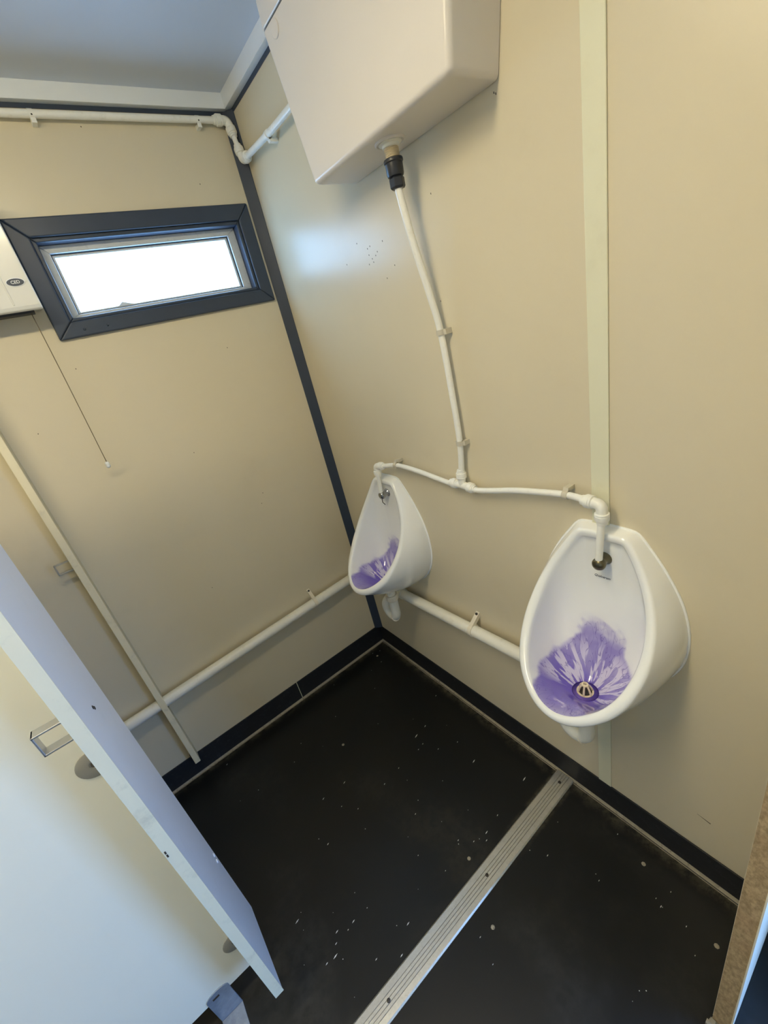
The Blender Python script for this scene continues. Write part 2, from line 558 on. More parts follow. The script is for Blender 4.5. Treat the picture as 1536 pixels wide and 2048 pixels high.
# fluorescent batten on the ceiling above the cubicle doorways, just out of the photograph
lamp_mat, nt_, p_ = new_mat('lit_opal_diffuser')
p_.inputs['Base Color'].default_value = (0.9, 0.88, 0.8, 1)
nt_.links.new(mixc(nt_, noise(nt_, objvec(nt_), 20), (1.0, 0.85, 0.55), (1.0, 0.86, 0.57)), p_.inputs['Emission Color'])
p_.inputs['Emission Strength'].default_value = LAMP_STRENGTH
LX, LY, LH = -1.27, -1.17, 0.60
lamp = thing('ceiling_lamp', (LX, LY, CEIL), 'long fluorescent batten lamp on the ceiling above the camera', 'lamp')
MB().box(LX - LH - 0.02, LX + LH + 0.02, LY - 0.062, LY + 0.062, CEIL - 0.030, CEIL).build('body', MAT['cornice'], lamp, bevel=0.004)
MB().prism([(LX - LH, LY + 0.054 * math.cos(math.pi * i / 8), CEIL - 0.0302 - 0.034 * math.sin(math.pi * i / 8)) for i in range(9)], (2 * LH, 0, 0)).build('diffuser', lamp_mat, lamp)

# ---------------------------------------------------------------- window
win = holder('window_1', (-0.406, 0, 1.75))
FX0, FX1, FZ0, FZ1 = -0.770, -0.0425, 1.7525, 2.0690
D = -0.013


def frame_piece(name, pts, depth, mat, parent, y0, bevel=0.002):
    """flat mitred frame member: pts (x,z) outline swept from y0 by depth"""
    return MB().prism([(x, y0, z) for x, z in pts], (0, depth, 0)).build(name, mat, parent, bevel=bevel)


def mitred(name, o, i, y0, depth, mat, parent, bevel=0.002):
    ox0, ox1, oz0, oz1 = o
    ix0, ix1, iz0, iz1 = i
    return [frame_piece(name, [(ox0, oz1), (ox1, oz1), (ix1, iz1), (ix0, iz1)], depth, mat, parent, y0, bevel),
            frame_piece(name, [(ox0, oz0), (ox1, oz0), (ix1, iz0), (ix0, iz0)], depth, mat, parent, y0, bevel),
            frame_piece(name, [(ox0, oz0), (ix0, iz0), (ix0, iz1), (ox0, oz1)], depth, mat, parent, y0, bevel),
            frame_piece(name, [(ox1, oz0), (ix1, iz0), (ix1, iz1), (ox1, oz1)], depth, mat, parent, y0, bevel)]


mitred('architrave', (FX0, FX1, FZ0, FZ1), (WX0, WX1, WZ0, WZ1), D, -D, MAT['navy'], win, 0.004)
mitred('reveal_lining', (WX0, WX1, WZ0, WZ1), (WX0 + 0.012, WX1 - 0.012, WZ0 + 0.010, WZ1 - 0.012), -0.006, 0.066, MAT['navy'], win, 0.003)
SX0, SX1, SZ0, SZ1 = WX0 + 0.012, WX1 - 0.012, WZ0 + 0.010, WZ1 - 0.012
mitred('sash_frame', (SX0, SX1, SZ0, SZ1), (SX0 + 0.022, SX1 - 0.030, SZ0 + 0.012, SZ1 - 0.022), 0.030, 0.03, MAT['sash'], win, 0.002)
mitred('glazing_gasket', (SX0 + 0.022, SX1 - 0.030, SZ0 + 0.012, SZ1 - 0.022), (SX0 + 0.0245, SX1 - 0.0325, SZ0 + 0.0145, SZ1 - 0.0245), 0.037, 0.02, MAT['gasket'], win, 0.0)
mitred('glazing_bead', (SX0 + 0.0245, SX1 - 0.0325, SZ0 + 0.0145, SZ1 - 0.0245), (SX0 + 0.031, SX1 - 0.040, SZ0 + 0.019, SZ1 - 0.031), 0.041, 0.02, MAT['sash'], win, 0.001)
MB().box(SX0 + 0.028, SX1 - 0.036, 0.050, 0.054, SZ0 + 0.016, SZ1 - 0.028).build('pane', MAT['pane'], win)
MB().prism([(-0.570, 0.0400, SZ0 + 0.017), (-0.515, 0.0400, SZ0 + 0.017), (-0.553, 0.0400, SZ0 + 0.029)], (0, 0.004, 0)).build('peeling_flap', MAT['sash'], win)
for x in (-0.695, -0.630):
    MB().lathe([(0.004, 0), (0.003, 0.002), (0.0, 0.0028)], (x, D, 1.772), (0, -1, 0), 12).build('screw_cap', MAT['navy'], win, smooth=True)

# ================================================================ CUBICLE PANELS
PX1 = -1.027               # room-side face of the cubicle fronts
PT = 0.0205
PTOP = 1.98
# narrow pilaster standing against the back wall
far = thing('cubicle_pilaster', (PX1, -0.03, 0.118), 'narrow cream cubicle pilaster upright against the back wall, pipe passing behind', 'panel', 'cubicle pilasters')
px0, px1 = -1.0395, -1.0185
MB().box(px0, px1, -0.0545, -0.0005, 0.475, PTOP).build('board', MAT['pilaster'], far, bevel=0.0015)
MB().box(px0, px1, -0.0545, -0.0005, 0.112, 0.408).build('board', MAT['pilaster'], far, bevel=0.0015)
MB().box(px0 - 0.0004, px1 + 0.0004, -0.0640, -0.0545, 0.112, PTOP).build('edge_banding', MAT['panel_edge'], far, bevel=0.002)
MB().box(px0 - 0.009, px0, -0.030, -0.004, 0.114, 0.128).build('fixing_cleat', MAT['dark'], far, bevel=0.002)


def keep(parent, xface, y, z0, z1, proj, wdt):
    """steel door-bolt keep: U-shaped strap standing off the cubicle-side face"""
    t = 0.0032
    k = part_holder('bolt_keep', parent, (xface, y, z0))
    MB().box(xface - proj, xface - proj + t, y - wdt / 2, y + wdt / 2, z0, z1).build('strap_front', MAT['steel'], k, bevel=0.0008)
    MB().box(xface - proj, xface, y - wdt / 2, y + wdt / 2, z1 - t, z1).build('strap_arm', MAT['steel'], k, bevel=0.0008)
    MB().box(xface - proj, xface, y - wdt / 2, y + wdt / 2, z0, z0 + t).build('strap_arm', MAT['steel'], k, bevel=0.0008)
    return k


keep(far, px0, -0.045, 1.090, 1.126, 0.044, 0.012)
MB().lathe([(0.004, 0), (0.004, 0.0015)], (px0, -0.030, 1.16), (-1, 0, 0), 10).build('screw_hole', MAT['dark'], far)

# wider pilaster between the two cubicle doorways, nearer the camera
ZB = 0.15
near = thing('cubicle_pilaster', (PX1 - PT / 2, -0.85, ZB), 'wide pale grey cubicle pilaster with cream edge, nearest the camera at left', 'panel', 'cubicle pilasters')
nx0, nx1 = -1.0500, -1.0295
NY0, NY1 = -0.962, -0.737
MB().box(nx0, nx1, NY0, NY1, ZB, PTOP).build('board', MAT['panel_face'], near, bevel=0.0012)
MB().box(nx0 - 0.0003, nx1 + 0.0012, NY0 - 0.0016, NY0, ZB - 0.0002, PTOP).build('edge_banding', MAT['panel_edge'], near)
keep(near, nx0, -0.935, 1.104, 1.146, 0.046, 0.020)
for z, y in ((1.092, -0.866), (1.085, -0.859)):
    MB().lathe([(0.004, 0), (0.003, 0.0012)], (nx1, y, z), (1, 0, 0), 10).build('dent', MAT['dark'], near)
for z, y in ((0.452, -0.757), (0.437, -0.766)):
    MB().lathe([(0.0055, 0), (0.005, 0.002), (0.003, 0.003)], (nx1, y, z), (1, 0, 0), 14).build('screw_cap', MAT['panel_face'], near, smooth=True)
for z in (0.792, 0.782):
    MB().box(-1.0478, -1.0452, NY0 - 0.0026, NY0 - 0.0010, z, z + 0.007).build('staple', MAT['dark'], near)

# white divider between the cubicles, raised off the floor on a bracket
DY = -0.826
div = thing('cubicle_divider', (-1.6, DY, 0.0), 'large white laminate cubicle divider raised above the floor at lower left', 'panel')
MB().box(-2.22, nx0, DY, DY + 0.020, 0.096, PTOP).build('board', MAT['divider'], div, bevel=0.001)
for x, z in ((-1.086, 0.957), (-1.082, 0.228)):
    d_ = MB().lathe([(0.0, 0.0), (0.031, 0.0), (0.031, 0.0016), (0.029, 0.0026), (0.009, 0.0022), (0.0085, 0.0010), (0.0, 0.0010)], (x, DY, z), (0, -1, 0), 32).build('round_cover_plate', MAT['buffer'], div, smooth=True, angle=30)
    MB().lathe([(0.0062, 0.0), (0.0062, 0.0030), (0.003, 0.0036)], (x, DY, z), (0, -1, 0), 12).build('screw_head', MAT['scuff'], d_, smooth=True, angle=40)
fb = part_holder('floor_bracket', div, (-1.175, DY, 0.0))
BX0, BX1, BT = -1.205, -1.146, 0.003
pts = []
for i in range(13):
    a = math.pi * i / 12
    pts.append(((BX0 + BX1) / 2 + math.cos(a) * (BX1 - BX0) / 2, 0.112 + math.sin(a) * 0.016))
outline = [(BX0, 0.0), (BX1, 0.0)] + pts
MB().prism([(x, DY - BT, z) for x, z in outline], (0, BT, 0)).build('upright_leaf', MAT['bracket'], fb, bevel=0.0008)
MB().box(BX0, BX1, DY - 0.070, DY - BT, 0.003, 0.003 + BT).build('floor_leaf', MAT['bracket'], fb, bevel=0.0008)
MB().box(-1.1905, -1.1735, DY - BT - 0.0006, DY - BT + 0.0004, 0.104, 0.111).build('slot', MAT['dark'], fb)

# stub partition board with raw chipboard end, beside the entrance
stub = thing('partition_board', (-0.14, -1.645, 0.0), 'stub partition board with raw brown chipboard end at lower right', 'panel')
MB().box(-0.283, -0.006, -1.6595, -1.6300, 0.0, 2.30).build('core_board', MAT['chipboard'], stub)
MB().box(-0.284, -0.006, -1.6625, -1.6595, 0.0, 2.30).build('facing_sheet', MAT['divider'], stub, bevel=0.0008)
MB().box(-0.276, -0.006, -1.6300, -1.6285, 0.0, 2.30).build('facing_sheet', MAT['wall'], stub)
b = MB()
rr = random.Random(5)
for i in range(16):
    x, y, s = -0.290 + rr.uniform(-0.012, 0.006), -1.640 + rr.uniform(-0.010, 0.014), rr.uniform(0.002, 0.006)
    b.box(x - s, x + s, y - s, y + s, 0.003, 0.003 + s * rr.uniform(0.6, 2.4))
b.build('broken_sealant', MAT['sealant'], stub, kind='stuff')

# ================================================================ THRESHOLD STRIP
th = thing('threshold_strip', (-1.1, -1.105, 0.0), 'ribbed aluminium threshold strip crossing the black floor', 'strip')
y0, y1 = -1.1365, -1.0725
prof = [(y0, 0.003), (y0 + 0.004, 0.0062)]
for g in (0.018, 0.0265, 0.035, 0.0435):
    prof += [(y0 + g - 0.0011, 0.0066), (y0 + g - 0.0004, 0.0045), (y0 + g + 0.0004, 0.0045), (y0 + g + 0.0011, 0.0066)]
prof += [(y1 - 0.004, 0.0062), (y1, 0.003), (y1, 0.0), (y0, 0.0)]
MB().prism([(XL, y, z) for y, z in prof], (-XL - 0.010, 0, 0)).build('plate', MAT['aluminium'], th)
for x in (-0.047, -0.440, -0.835, -1.23, -1.62):
    MB().lathe([(0.0052, 0), (0.0050, 0.0012), (0.003, 0.0020)], (x, -1.1045, 0.0062), (0, 0, 1), 14).build('screw', MAT['dark'], th, smooth=True)

# ================================================================ FLOOR AND WALL MARKS
FLECKS = [(-0.816, -0.904, 0.0108, 0.18), (-0.867, -0.889, 0.0105, 0.2), (-0.696, -1.022, 0.0111, 0.12), (-0.813, -1.018, 0.0078, 0.13), (-0.899, -0.932, 0.0154, 0.18), (-0.926, -0.928, 0.0086, 0.18), (-0.754, -1.061, 0.0102, 0.1), (-0.349, -1.027, 0.0129, 0.1), (-0.399, -1.015, 0.0062, 0.11), (-0.367, -1.042, 0.0079, 0.1), (-0.193, -0.835, 0.0161, 0.17), (-0.119, -1.01, 0.0192, 0.1), (-0.767, -0.666, 0.0088, 0.29), (-0.606, -0.525, 0.0108, 0.33), (-0.28, -0.635, 0.0063, 0.25), (-0.481, -0.814, 0.0066, 0.19), (-0.581, -1.241, 0.0047, 0.02), (-0.766, -0.907, 0.0037, 0.18), (-0.559, -0.915, 0.0044, 0.16), (-0.622, -0.647, 0.005, 0.28), (-0.663, -0.594, 0.005, 0.31), (-0.495, -0.648, 0.0072, 0.26), (-0.252, -0.698, 0.0062, 0.22), (-0.177, -0.734, 0.0064, 0.2), (-0.564, -1.183, 0.0061, 0.04), (-0.524, -1.007, 0.0043, 0.12), (-0.282, -1.019, 0.0068, 0.1), (-0.433, -0.977, 0.0062, 0.13), (-0.883, -0.91, 0.0079, 0.19), (-0.839, -0.909, 0.0047, 0.18), (-0.7, -0.517, 0.0102, 0.34), (-0.217, -1.334, 0.0059, -0.02), (-0.066, -1.313, 0.005, -0.01), (-0.156, -1.472, 0.0085, -0.07), (-0.147, -1.456, 0.0043, -0.07), (-0.153, -1.531, 0.0055, -0.09), (-0.197, -1.566, 0.0039, -0.11), (-0.266, -1.199, 0.0077, 0.03), (-0.105, -1.476, 0.0044, -0.07), (-0.071, -0.06, 0.0063, 0.42), (-0.108, -0.044, 0.0063, 0.43), (-0.115, -0.131, 0.006, 0.4), (-0.076, -0.504, 0.0077, 0.27), (-0.274, -0.588, 0.0196, 0.26), (-0.217, -0.582, 0.0113, 0.26), (-0.944, -0.062, 0.0077, 0.57), (-0.309, -0.64, 0.0062, 0.25), (-0.416, -0.64, 0.0058, 0.26), (-0.715, -0.288, 0.0039, 0.44), (-0.949, -0.781, 0.0141, 0.26)]
BLOBS = [(-0.103, -0.079), (-0.522, -1.193), (-0.446, -1.036), (-0.09, -1.399), (-0.141, -1.593), (-0.52, -0.381)]
b = MB()
for x, y, l, a in FLECKS:
    d, n = Vector((math.cos(a), math.sin(a), 0)), Vector((-math.sin(a), math.cos(a), 0))
    wd = 0.0009 + 0.05 * l
    c = Vector((x, y, 0.0031))
    b.prism([c - d * l * 0.5, c - n * wd * 0.8, c + d * l * 0.5, c + n * wd], (0, 0, 0.0006))
for i in range(50):
    x, y, l = random.uniform(-1.0, -0.03), random.uniform(-1.6, -0.05), random.uniform(0.0007, 0.0016)
    if -1.15 < y < -1.06:
        continue
    c = Vector((x, y, 0.0031))
    b.prism([c + Vector((l, 0, 0)), c + Vector((0, l, 0)), c - Vector((l, 0, 0)), c - Vector((0, l, 0))], (0, 0, 0.0005))
b.build('paint_flecks', MAT['speck'], fl, kind='stuff')
b = MB()
for i, (x, y) in enumerate(BLOBS):
    b.lathe([(0.006, 0), (0.0055, 0.0008), (0.003, 0.0013)], (x, y, 0.003), (0, 0, 1), 7, phase=i)
b.build('sealant_crumbs', MAT['sealant'], fl, kind='stuff')
b = MB()
for x, z in [(-0.471, 2.28), (-0.181, 2.133), (-0.54, 1.309), (-0.766, 1.67), (-0.94, 1.517), (-0.283, 1.629), (-0.683, 0.777), (-0.37, 1.02), (-0.35, 1.06)]:
    b.box(x - 0.0012, x + 0.0012, -0.0004, 0.0002, z - 0.0016, z + 0.0016)
b.build('scuff_marks', MAT['scuff'], wall_back, kind='stuff')
b = MB()
for y, z in [(-1.057, 1.915), (-1.061, 1.912), (-0.547, 1.803), (-0.591, 1.779), (-0.604, 1.782), (-0.592, 1.763), (-0.604, 1.751), (-0.622, 1.755), (-0.607, 1.742), (-0.585, 1.741), (-0.632, 1.762), (-0.475, 1.765), (-0.662, 1.78), (-0.694, 1.715), (-0.652, 1.692), (-0.864, 1.822), (-0.843, 1.601), (-1.23, 1.798)]:
    b.prism([(-0.0005, y - 0.001, z - 0.002), (-0.0005, y + 0.001, z - 0.001), (-0.0005, y + 0.0008, z + 0.002), (-0.0005, y - 0.0008, z + 0.0015)], (0.0006, 0, 0))
b.prism([(-0.0005, -1.485, 0.246), (-0.0005, -1.515, 0.238), (-0.0005, -1.516, 0.241)], (0.0006, 0, 0))
b.build('scuff_marks', MAT['scuff'], wall_right, kind='stuff')

# ================================================================ PIPE FITTINGS
def collar(parent, pos, d, r=0.008, name='collar', mat=None):
    """push-fit end cap with a collet ring, from pos along d"""
    k = r / 0.008
    prof = [(0.0112, 0), (0.0116, 0.004), (0.0142, 0.005), (0.0145, 0.0075), (0.0138, 0.0082), (0.0138, 0.0092), (0.0145, 0.0100), (0.0145, 0.018), (0.0140, 0.020), (0.0116, 0.021), (0.0118, 0.024), (0.0102, 0.0245), (0.0108, 0.0275), (0.0104, 0.029), (0.0082, 0.029)]
    return MB().lathe([(a * k, h * k) for a, h in prof], pos, d, 28).build(name, mat or MAT['pipe'], parent, smooth=True, angle=35)


def elbow(parent, c, d1, d2, r=0.008):
    c, d1, d2 = Vector(c), Vector(d1).normalized(), Vector(d2).normalized()
    k = r / 0.008
    L = 0.016 * k
    e = MB().tube(arc_bend(c + d1 * L, c, c + d2 * L, 0.013 * k), 0.0114 * k, 20).build('elbow', MAT['pipe'], parent, smooth=True, angle=50)
    collar(e, c + d1 * (L - 0.002), d1, r)
    collar(e, c + d2 * (L - 0.002), d2, r)
    return e


def ring_clip(parent, c, axis, out, r, width=0.012, mat=None, ear=None, side=None):
    """band clip round a pipe with a block reaching back to the wall (direction out points from wall to pipe)"""
    mat = mat or MAT['clip']
    ax, out = Vector(axis).normalized(), Vector(out).normalized()
    c = Vector(c)
    hw = width / 2
    e = MB().lathe([(r + 0.0002, -hw), (r + 0.0026, -hw), (r + 0.0026, hw), (r + 0.0002, hw)], c, ax, 24, close=True)
    if side is not None:
        s = Vector(side).normalized()
        dist = abs(c.dot(out))
        a0 = c - out * (dist - 0.0005)
        p = [a0 + s * (r - 0.001), a0 + s * (r + 0.009), c + s * (r + 0.009) - out * 0.001, c + s * (r - 0.001) + out * (r * 0.3)]
        e.prism([q - ax * hw for q in p], ax * width)
    o = e.build('clip', mat, parent, smooth=True, angle=35)
    return o


# ================================================================ FLUSH PIPEWORK (cistern to urinals)
RP = 0.008
flush = thing('flush_pipework', (-0.025, -0.84, 1.1), 'white plastic flush pipe dropping from the cistern and branching to both urinals', 'pipe')
top = catmull([(-0.071, -0.839, 1.862), (-0.071, -0.839, 1.835), (-0.058, -0.840, 1.745), (-0.036, -0.8455, 1.62), (-0.023, -0.849, 1.53), (-0.021, -0.853, 1.37), (-0.021, -0.8535, 1.233), (-0.022, -0.842, 1.14), (-0.022, -0.8405, 1.118)], 8)
MB().tube(top, 0.0086, 18).build('down_pipe', MAT['pipe'], flush, smooth=True, angle=60)
TC = Vector((-0.024, -0.8395, 1.1015))
dl, dr, du = Vector((0, 1, 0.02)).normalized(), Vector((0, -1, -0.12)).normalized(), Vector((0.02, -0.03, 1)).normalized()
tee = MB().tube([TC + dl * 0.022, TC, TC + dr * 0.022], 0.0112, 20).tube([TC, TC + du * 0.018], 0.0112, 20).build('tee', MAT['pipe'], flush, smooth=True, angle=50)
for d in (dl, dr, du):
    collar(tee, TC + d * 0.018, d, 0.0085)
EL = Vector((-0.042, -0.4265, 1.1170))
ER = Vector((-0.040, -1.2650, 1.1330))
left = catmull([TC + dl * 0.03, (-0.025, -0.80, 1.0975), (-0.026, -0.74, 1.1065), (-0.027, -0.678, 1.1165), (-0.028, -0.60, 1.1255), (-0.029, -0.535, 1.1280), (-0.036, -0.47, 1.120), EL + Vector((0, -0.02, 0))], 6)
MB().tube(left, RP, 16).build('branch_pipe', MAT['pipe'], flush, smooth=True, angle=60)
right = catmull([TC + dr * 0.03, (-0.026, -0.90, 1.0955), (-0.027, -0.965, 1.1065), (-0.027, -1.03, 1.1190), (-0.027, -1.10, 1.1275), (-0.028, -1.17, 1.1345), (-0.035, -1.215, 1.136), ER + Vector((0.001, 0.02, 0))], 6)
MB().tube(right, RP, 16).build('branch_pipe', MAT['pipe'], flush, smooth=True, angle=60)
elbow(flush, EL, (0.1, -1, 0.05), (0, 0, -1), 0.0082)
elbow(flush, ER, (0.08, 1, 0.03), (0, 0, -1), 0.0086)
YC_N, YC_F = -1.2565, -0.4210
MB().tube([EL + Vector((0, 0, -0.02)), (-0.047, -0.424, 1.006)], RP, 16).build('tail_pipe', MAT['pipe'], flush, smooth=True, angle=60)
MB().tube([ER + Vector((0, 0, -0.02)), (-0.047, -1.2600, 0.992)], RP, 16).build('tail_pipe', MAT['pipe'], flush, smooth=True, angle=60)
ring_clip(flush, (-0.023, -0.849, 1.530), (0.0, 0.03, 1), (-1, 0, 0), 0.0088, 0.013, side=(0, -1, 0))
ring_clip(flush, (-0.021, -0.8535, 1.233), (0, 0, 1), (-1, 0, 0), 0.0088, 0.013, side=(0, -1, 0))
ring_clip(flush, (-0.029, -0.535, 1.1280), (0, 1, 0), (-1, 0, 0), 0.0082, 0.013, side=(0, 0, 1))
ring_clip(flush, (-0.028, -1.175, 1.1345), (0, 1, 0), (-1, 0, 0), 0.0082, 0.013, side=(0, 0, 1))

# ================================================================ SUPPLY PIPE under the ceiling
sup = thing('supply_pipe', (-0.5, -0.02, 2.3), 'white plastic supply pipe clipped below the cornice, turning down at the corner to the cistern', 'pipe')
RS = 0.0095
C1 = Vector((-0.027, -0.0215, 2.2975))
C2 = Vector((-0.026, -0.050, 2.1780))
MB().tube([(XL, -0.018, 2.2965), (C1.x - 0.015, -0.0205, 2.2975)], RS, 16).build('wall_run', MAT['pipe'], sup, smooth=True, angle=60)
dd = (C2 - C1).normalized()
MB().tube([C1 + dd * 0.012, C2 - dd * 0.012], RS * 0.86, 16).build('drop_pipe', MAT['pipe'], sup, smooth=True, angle=60)
elbow(sup, C1, (-1, 0, 0), dd, 0.0092)
elbow(sup, C2, -dd, (0, -1, -0.04), 0.0090)
MB().tube([C2 + Vector((-0.001, -0.012, -0.001)), (-0.030, -0.30, 2.1635), (-0.032, -0.585, 2.158)], RS, 16).build('side_run', MAT['pipe'], sup, smooth=True, angle=60)
for x in (-0.128, -0.585, -1.05):
    c = Vector((x, -0.0185, 2.2968))
    k = MB().lathe([(RS + 0.0002, -0.006), (RS + 0.0026, -0.006), (RS + 0.0026, 0.006), (RS + 0.0002, 0.006)], c, (1, 0, 0), 20, close=True)
    k.box(x - 0.006, x + 0.006, -0.026, -0.0005, 2.2968 - RS - 0.011, 2.2968 - RS + 0.001)
    k.build('clip', MAT['pipe'], sup, smooth=True, angle=35)
    MB().lathe([(0.003, 0), (0.002, 0.0012)], (x, -0.0290, 2.2935), (0, -1, 0), 8).build('nail_head', MAT['dark'], sup)
ring_clip(sup, (-0.0295, -0.262, 2.1650), (0, 1, 0), (-1, 0, 0), RS, 0.013, mat=MAT['pipe'], side=(0, 0, -1))

# ================================================================ CISTERN
YC, CB, CT = -0.834, 1.928, 2.238
cis = thing('cistern', (-0.065, YC, CB), 'large white plastic cistern high on the right wall', 'cistern')


def rrect(x0, x1, y0, y1, r, z, n=6):
    """rounded rectangle ring at height z; the wall side (x1) stays square"""
    pts = []
    for cx, cy, a0 in ((x0 + r, y0 + r, math.pi), (x0 + r, y1 - r, math.pi / 2)):
        seq = range(n + 1)
        for i in seq:
            a = a0 + (math.pi / 2) * i / n if cy < (y0 + y1) / 2 else math.pi - (math.pi / 2) * i / n
            pts.append((cx + r * math.cos(a), cy + r * math.sin(a) * (1 if cy > (y0 + y1) / 2 else 1), z))
    lo = [p for p in pts[:n + 1]]
    hi = [p for p in pts[n + 1:]]
    lo = [(x0 + r - r * math.cos(t), y0 + r - r * math.sin(t), z) for t in [math.pi / 2 * (1 - i / n) for i in range(n + 1)]]
    hi = [(x0 + r - r * math.cos(t), y1 - r + r * math.sin(t), z) for t in [math.pi / 2 * i / n for i in range(n + 1)]]
    return [(x1, y0, z)] + lo + hi + [(x1, y1, z)]


def loft_rings(rings, cap=True):
    b = MB()
    n = len(rings[0])
    for r_ in rings:
        b.v += [tuple(p) for p in r_]
    for i in range(len(rings) - 1):
        for k in range(n):
            k2 = (k + 1) % n
            b.quad(i * n + k, i * n + k2, (i + 1) * n + k2, (i + 1) * n + k)
    if cap:
        b.quad(*reversed(range(n)))
        b.quad(*[(len(rings) - 1) * n + k for k in range(n)])
    return b


HB, HT = 0.238, 0.293
rings = []
RB = 0.011
for i in range(7):
    a = math.pi / 2 * i / 6
    ins = RB * (1 - math.sin(a))
    z = CB + RB * (1 - math.cos(a))
    rings.append(rrect(-0.128 + ins, -0.0015, YC - HB + ins, YC + HB - ins, 0.012, z))
for i in range(1, 6):
    t = i / 5
    h = HB + (HT - HB) * t
    rings.append(rrect(-0.128 - 0.006 * t, -0.0015, YC - h, YC + h, 0.012 + 0.004 * t, CB + RB + (CT - CB - RB) * t))
loft_rings(rings).build('tank', MAT['cistern'], cis, smooth=True, angle=35)
rings = []
h = HT + 0.0015
for ins, z in ((0.0015, CT + 0.0042), (0.0, CT + 0.006), (0.0, CT + 0.052), (0.003, CT + 0.064), (0.012, CT + 0.072), (0.03, CT + 0.076)):
    rings.append(rrect(-0.1355 + ins, -0.0015, YC - h + ins, YC + h - ins, 0.018, z))
loft_rings(rings).build('lid', MAT['cistern'], cis, smooth=True, angle=35)
loft_rings([rrect(-0.1305, -0.0015, YC - HT + 0.004, YC + HT - 0.004, 0.014, CT - 0.001), rrect(-0.1305, -0.0015, YC - HT + 0.004, YC + HT - 0.004, 0.014, CT + 0.0045)]).build('lid_seam', MAT['gasket'], cis)
MB().lathe([(0.0, 0), (0.0165, 0), (0.0165, 0.0012), (0.0150, 0.0022), (0.0, 0.0024)], (-0.1335, -0.600, 2.2200), (-1, 0, 0.02), 32).build('blanking_disc', MAT['cistern'], cis, smooth=True, angle=30)
OX, OY = -0.0705, -0.8365
MB().lathe([(0.0335, 0.001), (0.0335, -0.0025), (0.0315, -0.0042), (0.0295, -0.0042), (0.0285, -0.0015), (0.0, -0.0015)], (OX, OY, CB), (0, 0, 1), 36).build('outlet_ring', MAT['cistern'], cis, smooth=True, angle=30)
MB().lathe([(0.0255, 0.0), (0.0255, -0.0045), (0.0185, -0.006), (0.0185, -0.011), (0.0165, -0.012)], (OX, OY, CB), (0, 0, 1), 30).build('flange', MAT['waste'], cis, smooth=True, angle=30)
prof = []
z = 0.0
for i in range(9):
    prof += [(0.0148, z), (0.0163, z - 0.0011), (0.0148, z - 0.0022)]
    z -= 0.0026
thr = MB().lathe(prof, (OX, OY, CB - 0.010), (0, 0, 1), 28).build('threaded_tail', MAT['thread'], cis, smooth=True, angle=50)
cp = MB().lathe([(0.0205, 0.0), (0.0215, -0.002), (0.0215, -0.006), (0.0195, -0.008), (0.0190, -0.027), (0.0175, -0.031), (0.0140, -0.033)], (OX, OY, CB - 0.0315), (0, 0, 1), 28).build('coupling', MAT['black_plastic'], cis, smooth=True, angle=35)
cn = MB()
cn.lathe([(0.0150, 0.0), (0.0175, -0.003), (0.0175, -0.018), (0.0150, -0.022), (0.0110, -0.022)], (OX, OY - 0.0010, CB - 0.0640), (0.0, -0.02, 1), 6)
cn.build('nut', MAT['black_plastic'], cp, bevel=0.0012)

# ================================================================ URINALS
# (fraction down the rim, half width, projection, height above floor) and half outline where it meets the wall
RIM = [(0.061, 0.024, 1.053), (0.078, 0.028, 1.028), (0.094, 0.034, 1.003), (0.108, 0.042, 0.978), (0.121, 0.052, 0.953), (0.131, 0.062, 0.929), (0.140, 0.074, 0.905), (0.146, 0.087, 0.882), (0.150, 0.100, 0.860), (0.153, 0.114, 0.838), (0.153, 0.129, 0.818), (0.152, 0.143, 0.798), (0.148, 0.158, 0.779), (0.143, 0.172, 0.762), (0.137, 0.186, 0.746), (0.128, 0.199, 0.731), (0.118, 0.212, 0.718), (0.106, 0.223, 0.706), (0.092, 0.233, 0.696), (0.078, 0.242, 0.687), (0.063, 0.250, 0.679), (0.048, 0.256, 0.674), (0.032, 0.260, 0.669), (0.016, 0.263, 0.667), (0.0, 0.264, 0.666)]
WALL = [(0.068, 1.060), (0.092, 1.026), (0.118, 0.988), (0.140, 0.948), (0.159, 0.905), (0.170, 0.864), (0.175, 0.825), (0.175, 0.785), (0.168, 0.742), (0.152, 0.700), (0.126, 0.660), (0.094, 0.625), (0.058, 0.600), (0.028, 0.589), (0.0, 0.586)]
ZB_U = 0.60


def resample(pts, n):
    P = [Vector(p) for p in pts]
    L = [0.0]
    for i in range(1, len(P)):
        L.append(L[-1] + (P[i] - P[i - 1]).length)
    out, j = [], 0
    for k in range(n):
        s = L[-1] * k / (n - 1)
        while j < len(P) - 2 and L[j + 1] < s:
            j += 1
        t = (s - L[j]) / max(L[j + 1] - L[j], 1e-9)
        out.append(P[j].lerp(P[j + 1], min(max(t, 0), 1)))
    return out


NT, NS = 8, 46      # points on half of the flat top and down one side
rim_side = resample(catmull([(-p, w_, z) for w_, p, z in RIM], 3), NS)
wall_side = resample(catmull([(0, w_, z) for w_, z in WALL], 4), NS)


def half(top_w, top_x, top_z, side):
    c = []
    for i in range(NT):
        t = i / NT
        # rounded shoulders on the flat top
        c.append(Vector((top_x, top_w * t, top_z + 0.004 * (1 - t * t))))
    return c + side


def full_ring(hc):
    """half curve from top centre (y>=0) to bottom centre -> closed ring"""
    return hc + [Vector((p.x, -p.y, p.z)) for p in reversed(hc[1:-1])]


rim_h = half(rim_side[0].y, rim_side[0].x, rim_side[0].z, rim_side)
wall_h = half(wall_side[0].y, 0.0, wall_side[0].z, wall_side)
rim, wal = full_ring(rim_h), full_ring(wall_h)
NR = len(rim)
DRX, DRZ = -0.118, 0.6300      # waste outlet position


